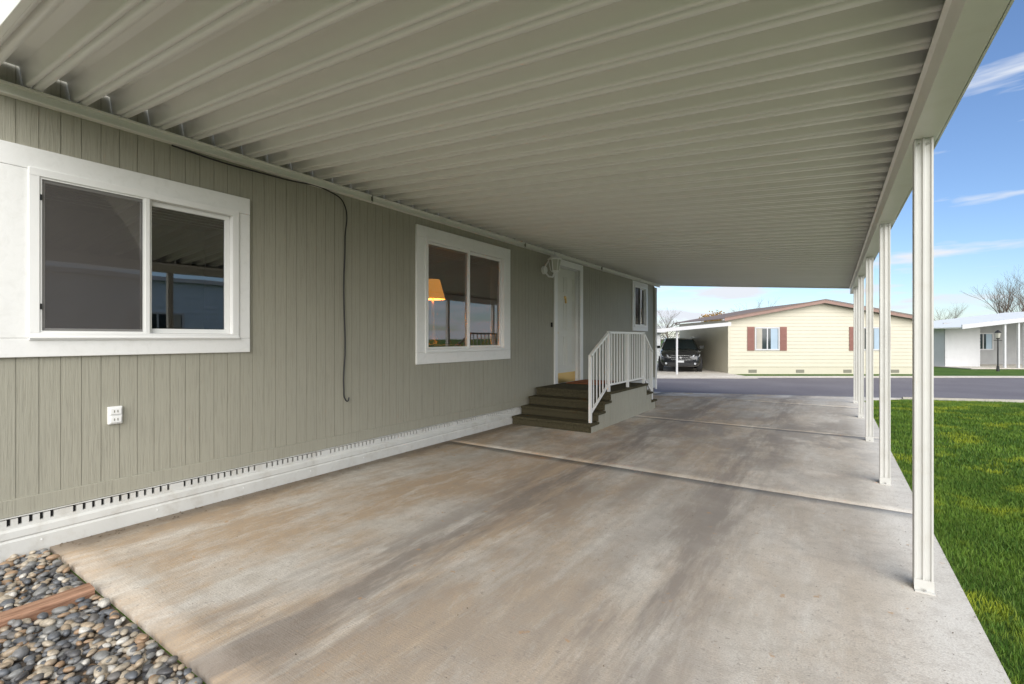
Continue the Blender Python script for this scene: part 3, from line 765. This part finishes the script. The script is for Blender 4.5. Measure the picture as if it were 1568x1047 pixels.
# ------------------------------------------------------------------ black SUV
def car(loc,rz):
    c=empty('parked_car',loc,rz)   # nose toward local -Y
    secs=[(-2.30,.62,.34,.62),(-2.24,.78,.26,.80),(-2.08,.88,.22,.93),(-1.55,.93,.22,1.00),(-.95,.94,.22,1.06),(0,.95,.22,1.06),(1.2,.95,.22,1.08),(1.9,.93,.24,1.10),(2.2,.86,.30,1.08),(2.30,.74,.42,.98)]
    V=[];F=[]
    for (y,w,zb,zt) in secs:
        zm=(zb+zt)*.5
        ring=[(-w*.82,zb),(-w*.97,zb+.10),(-w,zm),(-w*.985,zt-.14),(-w*.90,zt-.02),(-w*.5,zt+.035),(0,zt+.045),(w*.5,zt+.035),(w*.90,zt-.02),(w*.985,zt-.14),(w,zm),(w*.97,zb+.10),(w*.82,zb),(0,zb-.01)]
        for (x,z) in ring: V.append((x,y,z))
    n=14
    for i in range(len(secs)-1):
        for j in range(n): k2=(j+1)%n; F.append((i*n+j,(i+1)*n+j,(i+1)*n+k2,i*n+k2))
    F.append(tuple(range(n))); F.append(tuple((len(secs)-1)*n+j for j in reversed(range(n))))
    mb=MB(); mb.v=V; mb.f=F; mb.mi=[0]*len(F); mb.mats=[M_car]
    o=mb.obj('body',c,smooth=True); b=o.modifiers.new('s','SUBSURF'); b.levels=b.render_levels=1
    mb=MB()
    lo=[(-1.15,.80,1.03),(-.35,.86,1.06),(1.35,.86,1.07),(2.12,.78,1.05)]
    hi=[(-.42,.60,1.50),(.05,.64,1.56),(1.25,.63,1.56),(1.80,.58,1.49)]
    for q in range(3):
        a,b_=lo[q],lo[q+1]; c1,d1=hi[q],hi[q+1]
        for s_ in (-1,1):
            mb.face([(s_*a[1],a[0],a[2]),(s_*b_[1],b_[0],b_[2]),(s_*d1[1],d1[0],d1[2]),(s_*c1[1],c1[0],c1[2])],M_dglass)
        mb.face([(-c1[1],c1[0],c1[2]),(c1[1],c1[0],c1[2]),(d1[1],d1[0],d1[2]),(-d1[1],d1[0],d1[2])],M_car)
    mb.face([(-lo[0][1],lo[0][0],lo[0][2]),(lo[0][1],lo[0][0],lo[0][2]),(hi[0][1],hi[0][0],hi[0][2]),(-hi[0][1],hi[0][0],hi[0][2])],M_dglass)
    mb.face([(-lo[3][1],lo[3][0],lo[3][2]),(lo[3][1],lo[3][0],lo[3][2]),(hi[3][1],hi[3][0],hi[3][2]),(-hi[3][1],hi[3][0],hi[3][2])],M_dglass)
    mb.obj('cabin_glass',c)
    mb=MB()
    for s_ in (-1,1):
        mb.tube((s_*.80,-1.17,1.03),(s_*.605,-.42,1.51),.035,.03,M_car,6); mb.tube((s_*.605,-.42,1.51),(s_*.645,.05,1.57),.03,.03,M_car,6)
        mb.tube((s_*.645,.05,1.57),(s_*.635,1.25,1.57),.03,.03,M_car,6); mb.tube((s_*.635,1.25,1.57),(s_*.58,1.8,1.5),.03,.03,M_car,6)
        mb.tube((s_*.865,.25,1.06),(s_*.64,.35,1.56),.03,.025,M_car,6); mb.tube((s_*.86,1.3,1.07),(s_*.63,1.2,1.56),.05,.04,M_car,6); mb.tube((s_*.78,2.12,1.05),(s_*.58,1.8,1.5),.06,.04,M_car,6)
        mb.tube((s_*.66,.1,1.60),(s_*.64,1.4,1.60),.015,.015,M_chrome,6)
        M=Matrix.Translation((s_*1.0,-.72,1.12)); mb.box(-.10,.10,-.05,.05,-.07,.07,M_car,M)
        mb.tube((s_*.952,-1.0,.96),(s_*.962,1.7,1.0),.008,.008,M_chrome,5)
        for dy in (-.2,.75): mb.box(s_*.955-.012,s_*.955+.012,dy,dy+.16,.88,.91,M_chrome)
    mb.obj('pillars_and_mirrors',c)
    mb=MB()
    mb.box(-.42,.42,-2.335,-2.27,.56,.76,M_iron)
    for z in (.58,.66,.755): mb.box(-.43,.43,-2.35,-2.335,z,z+.011,M_chrome)
    mb.tube((0,-2.34,.67),(0,-2.365,.67),.05,.05,M_chrome,14)
    mb.box(-.55,.55,-2.34,-2.25,.30,.44,M_iron); mb.box(-.15,.15,-2.36,-2.34,.45,.54,M_plate)
    for s_ in (-1,1):
        mb.face([(s_*.50,-2.30,.69),(s_*.80,-2.19,.71),(s_*.86,-2.02,.81),(s_*.54,-2.27,.79)],M_head)
        mb.tube((s_*.62,-2.29,.40),(s_*.62,-2.325,.40),.05,.045,M_head,12)
    mb.obj('grille_and_lights',c,recalc=False)
    mb=MB()
    for s_ in (-1,1):
        for y in (-1.42,1.42):
            mb.tube((s_*.74,y,.35),(s_*.955,y,.35),.355,.355,M_rub,28); mb.tube((s_*.955,y,.35),(s_*.962,y,.35),.24,.22,M_chrome,20)
            for q in range(5):
                t=q*2*math.pi/5; mb.tube((s_*.966,y,.35),(s_*.966,y+.21*math.cos(t),.35+.21*math.sin(t)),.03,.02,M_rub,4)
    mb.obj('wheels',c)
vec=lambda lx,ly:(-3.84+lx*math.cos(A)-ly*math.sin(A),22.94+lx*math.sin(A)+ly*math.cos(A))
p=vec(-1.22,2.7); car((p[0],p[1],-.24),A-R(18))

# ------------------------------------------------------------------ right-hand white building across the street
rb=empty('white_house_with_patio',(5.08,34.7,-.28),A)
mb=MB(); lap(mb,0,1.9,0,2.15,0,M_wht,.18); mb.box(0,.02,.01,9,0,2.15,M_wht); mb.box(1.88,1.9,.01,2.2,0,2.3,M_wht)
mb.box(1.9,9,2.2,2.25,0,2.5,M_greyw); mb.box(0.0,1.9,.012,.03,0,2.2,M_wht)
mb.box(2.2,3.0,2.16,2.2,.05,2.0,M_iron); nwin(mb,3.6,4.8,.9,1.9,2.18)
mb.obj('walls',rb,recalc=False)
mb=MB(); sroof(mb,-.5,2.10,9.5,3.25,-1.5,6,.06,M_pan); sroof(mb,-.52,2.06,9.5,3.21,-1.56,-1.501,.22,M_wht); mb.obj('patio_roof',rb)
mb=MB()
for x in (1.75,2.45,2.75,4.05,5.4,7.0): mb.box(x,x+.09,-1.45,-1.36,0,2.1+.115*(x+.5),M_wht)
mb.obj('columns',rb)
mb=MB(); mb.box(-.2,9,-1.7,2.2,.02,.06,M_kerb); mb.obj('patio_slab',rb)
t=23.0; u=(1528-784)/733; lp=empty('yard_lamp_post',(t*(-.5563+.831*u),t*(.831+.5563*u),-.28))
mb=MB(); mb.tube((0,0,0),(0,0,.25),.07,.05,M_iron,8); mb.tube((0,0,.25),(0,0,1.55),.03,.025,M_iron,8)
mb.tube((0,0,1.55),(0,0,1.6),.06,.07,M_iron,6); mb.tube((0,0,1.6),(0,0,1.85),.07,.11,M_lg,6); mb.tube((0,0,1.85),(0,0,1.98),.14,.03,M_iron,6); mb.tube((-.15,0,1.48),(.15,0,1.48),.012,.012,M_iron,6)
mb.obj('post_and_lantern',lp)
def simple_house(name,loc,rz,w,d,h,pk,mat,wins=()):
    e=empty(name,loc,rz); mb=MB(); lap(mb,0,w,0,h,0,mat,.15); mb.box(0,w,.02,d,0,h,mat)
    mb.prism([(-.3,h),(w+.3,h),(w/2,pk)],1,-.3,d+.3,M_shing)
    mb.box(-.3,w+.3,-.33,-.302,h-.02,h+.08,M_wht)
    for (a,b,c,d2) in wins: nwin(mb,a,b,c,d2)
    mb.obj('house_body',e,recalc=False); return e
def at(px,t): u=(px-784)/733; return (t*(-.5563+.831*u),t*(.831+.5563*u))
q=at(1418,46); simple_house('blue_house',(q[0],q[1],-.28),A,6.0,8,2.3,3.2,M_blueh,((1.4,2.2,.9,1.8),(3.6,4.6,.9,1.8)))
e=empty('pale_blue_house',(8.0,9.5,-.03),-R(90))
mb=MB(); lap(mb,0,16,0,3.0,0,M_pblue,.15); mb.box(0,16,.02,7,0,3.0,M_pblue); mb.box(-.2,16.2,-.2,7.2,3.0,3.12,M_wht)
nwin(mb,3,4.4,1,2.1); nwin(mb,10.5,12.0,1,2.1); mb.box(7.2,8.1,-.03,-.018,.2,2.2,M_greyw); mb.obj('house_body',e,recalc=False)

# ------------------------------------------------------------------ trees
def bare(name,loc,h,seed,spread=.5,lv=5,r0=.16,leaf=None):
    rd=random.Random(seed); e=empty(name,(loc[0],loc[1],-.28)); mb=MB(); tips=[]
    def rec(p,d,L_,r,l):
        q=p; dd=d.copy(); segs=3 if l>1 else 2
        for s_ in range(segs):
            nd=(dd+Vector((rd.uniform(-1,1),rd.uniform(-1,1),rd.uniform(-.3,.6)))*.13).normalized()
            q2=q+nd*L_/segs; r2=r*(1-.28/segs*1.0)
            mb.tube(q,q2,r,r2,M_bark,5 if l>2 else 3,False); q=q2; dd=nd; r=r2
            if l>0 and s_<segs-1 and l<lv: rec(q,(nd+Vector((rd.uniform(-1,1),rd.uniform(-1,1),rd.uniform(0,.5)))*spread*1.3).normalized(),L_*.6,r*.5,l-1)
        if l==0: tips.append(q); return
        for _ in range(rd.choice((2,3,3))):
            nd=(dd+Vector((rd.uniform(-1,1),rd.uniform(-1,1),rd.uniform(-.1,.6)))*spread*1.25).normalized()
            rec(q,nd,L_*rd.uniform(.66,.86),r*.66,l-1)
    rec(Vector((0,0,0)),Vector((rd.uniform(-.05,.05),0,1)),h*.27,r0,lv)
    mb.obj('trunk_and_limbs',e,recalc=False)
    if leaf:
        V=[];F=[]
        for tpt in tips:
            for _ in range(8):
                c=tpt+Vector((rd.gauss(0,.22),rd.gauss(0,.22),rd.gauss(0,.2))); s_=rd.uniform(.05,.10); i=len(V)
                a=Vector((rd.uniform(-1,1),rd.uniform(-1,1),rd.uniform(-1,1))).normalized(); b=a.cross(Vector((rd.uniform(-1,1),1,.3))).normalized()
                for w in (a,b,-a,-b): V.append(tuple(c+w*s_))
                F.append((i,i+1,i+2,i+3))
        npmesh('foliage',V,F,leaf,e)
bare('bare_tree',at(1540,45),8.6,3,.55,5,.15)
bare('bare_tree',at(1580,52),9.5,31,.55,5,.15)
bare('bare_tree',at(1450,62),6.8,5,.6,5,.12)
bare('bare_tree',at(1160,52),6.9,8,.6,5,.10)
bare('bare_tree',at(1022,58),5.8,11,.7,5,.12)
bare('bare_tree',at(1185,70),7.4,12,.6,5,.12)
bare('autumn_tree',at(1108,46),5.6,21,.6,4,.12,M_aut)
V=[];F=[]
rd=np.random.default_rng(4)
for i in range(16000):
    px=rd.uniform(960,1700); t=rd.uniform(110,140); x,y=at(px,t)
    H=3.6+1.6*math.sin(px*.021)+1.2*math.sin(px*.067+1)+.8*math.sin(px*.19); H=max(H,1.2)
    z=H*rd.random()**.7-.3; s_=rd.uniform(.15,.5); a=rd.uniform(0,6.28,3); k0=len(V)
    for w in range(3): V.append((x+math.cos(a[w])*s_,y+math.sin(a[w])*s_*.5,z+math.sin(a[w]+1)*s_))
    F.append((k0,k0+1,k0+2))
npmesh('distant_trees',V,F,M_twig)

# ------------------------------------------------------------------ world, sun, camera
SE,SR=R(28),R(139)
w=bpy.data.worlds.new('World'); scene.world=w; w.use_nodes=True
nt=w.node_tree; N=nt.nodes; Lk=nt.links; N.clear()
out=N.new('ShaderNodeOutputWorld'); bg=N.new('ShaderNodeBackground'); bg.inputs[1].default_value=.15
sky=N.new('ShaderNodeTexSky'); sky.sky_type='NISHITA'; sky.sun_disc=False; sky.sun_elevation=SE; sky.sun_rotation=SR
sky.air_density=1.0; sky.dust_density=.4; sky.ozone_density=3.0
tc=N.new('ShaderNodeTexCoord'); sp=N.new('ShaderNodeSeparateXYZ'); Lk.new(tc.outputs['Generated'],sp.inputs[0])
def wm(op,a,b=0.0):
    x=N.new('ShaderNodeMath'); x.operation=op
    for i,v in enumerate((a,b)):
        if isinstance(v,(int,float)): x.inputs[i].default_value=v
        else: Lk.new(v,x.inputs[i])
    return x.outputs[0]
tint=N.new('ShaderNodeMix'); tint.data_type='RGBA'; tint.blend_type='MULTIPLY'; tint.inputs[0].default_value=1
Lk.new(sky.outputs[0],tint.inputs[6]); tint.inputs[7].default_value=(1.0,1.05,1.18,1)
den=wm('ADD',wm('MAXIMUM',sp.outputs[2],0.0),.22)
cx=wm('DIVIDE',sp.outputs[0],den); cy=wm('DIVIDE',sp.outputs[1],den)
cmb=N.new('ShaderNodeCombineXYZ'); Lk.new(cx,cmb.inputs[0]); Lk.new(cy,cmb.inputs[1]); Lk.new(wm('MULTIPLY',sp.outputs[2],15.0),cmb.inputs[2])
nz=N.new('ShaderNodeTexNoise'); nz.inputs['Scale'].default_value=1.7; nz.inputs['Detail'].default_value=6; nz.inputs['Roughness'].default_value=.5; Lk.new(cmb.outputs[0],nz.inputs['Vector'])
low=wm('MULTIPLY',wm('MAXIMUM',wm('SUBTRACT',.22,sp.outputs[2]),0.0),.75)
cov=wm('ADD',wm('ADD',nz.outputs[0],wm('MULTIPLY',sp.outputs[1],-.15)),low)
rp=N.new('ShaderNodeValToRGB'); rp.color_ramp.elements[0].position=.46; rp.color_ramp.elements[1].position=.58; Lk.new(cov,rp.inputs[0])
mx=N.new('ShaderNodeMix'); mx.data_type='RGBA'; Lk.new(rp.outputs[0],mx.inputs[0]); Lk.new(tint.outputs[2],mx.inputs[6]); mx.inputs[7].default_value=(5.6,5.9,6.4,1)
Lk.new(mx.outputs[2],bg.inputs[0]); Lk.new(bg.outputs[0],out.inputs[0])
sl=bpy.data.lights.new('sun','SUN'); sl.energy=5.0; sl.angle=R(70); sl.color=(1,.965,.91)
so=bpy.data.objects.new('sun',sl); scene.collection.objects.link(so)
sd=Vector((math.sin(SR)*math.cos(SE),math.cos(SR)*math.cos(SE),math.sin(SE))); so.rotation_euler=sd.to_track_quat('Z','Y').to_euler()
cam=bpy.data.cameras.new('camera'); cam.lens=36*733/1568; cam.sensor_width=36; cam.shift_y=-5.5/1568; cam.clip_end=3000; cam.clip_start=.02
cobj=bpy.data.objects.new('camera',cam); scene.collection.objects.link(cobj); cobj.location=(0,0,1.3); cobj.rotation_euler=(R(90),0,A)
scene.camera=cobj
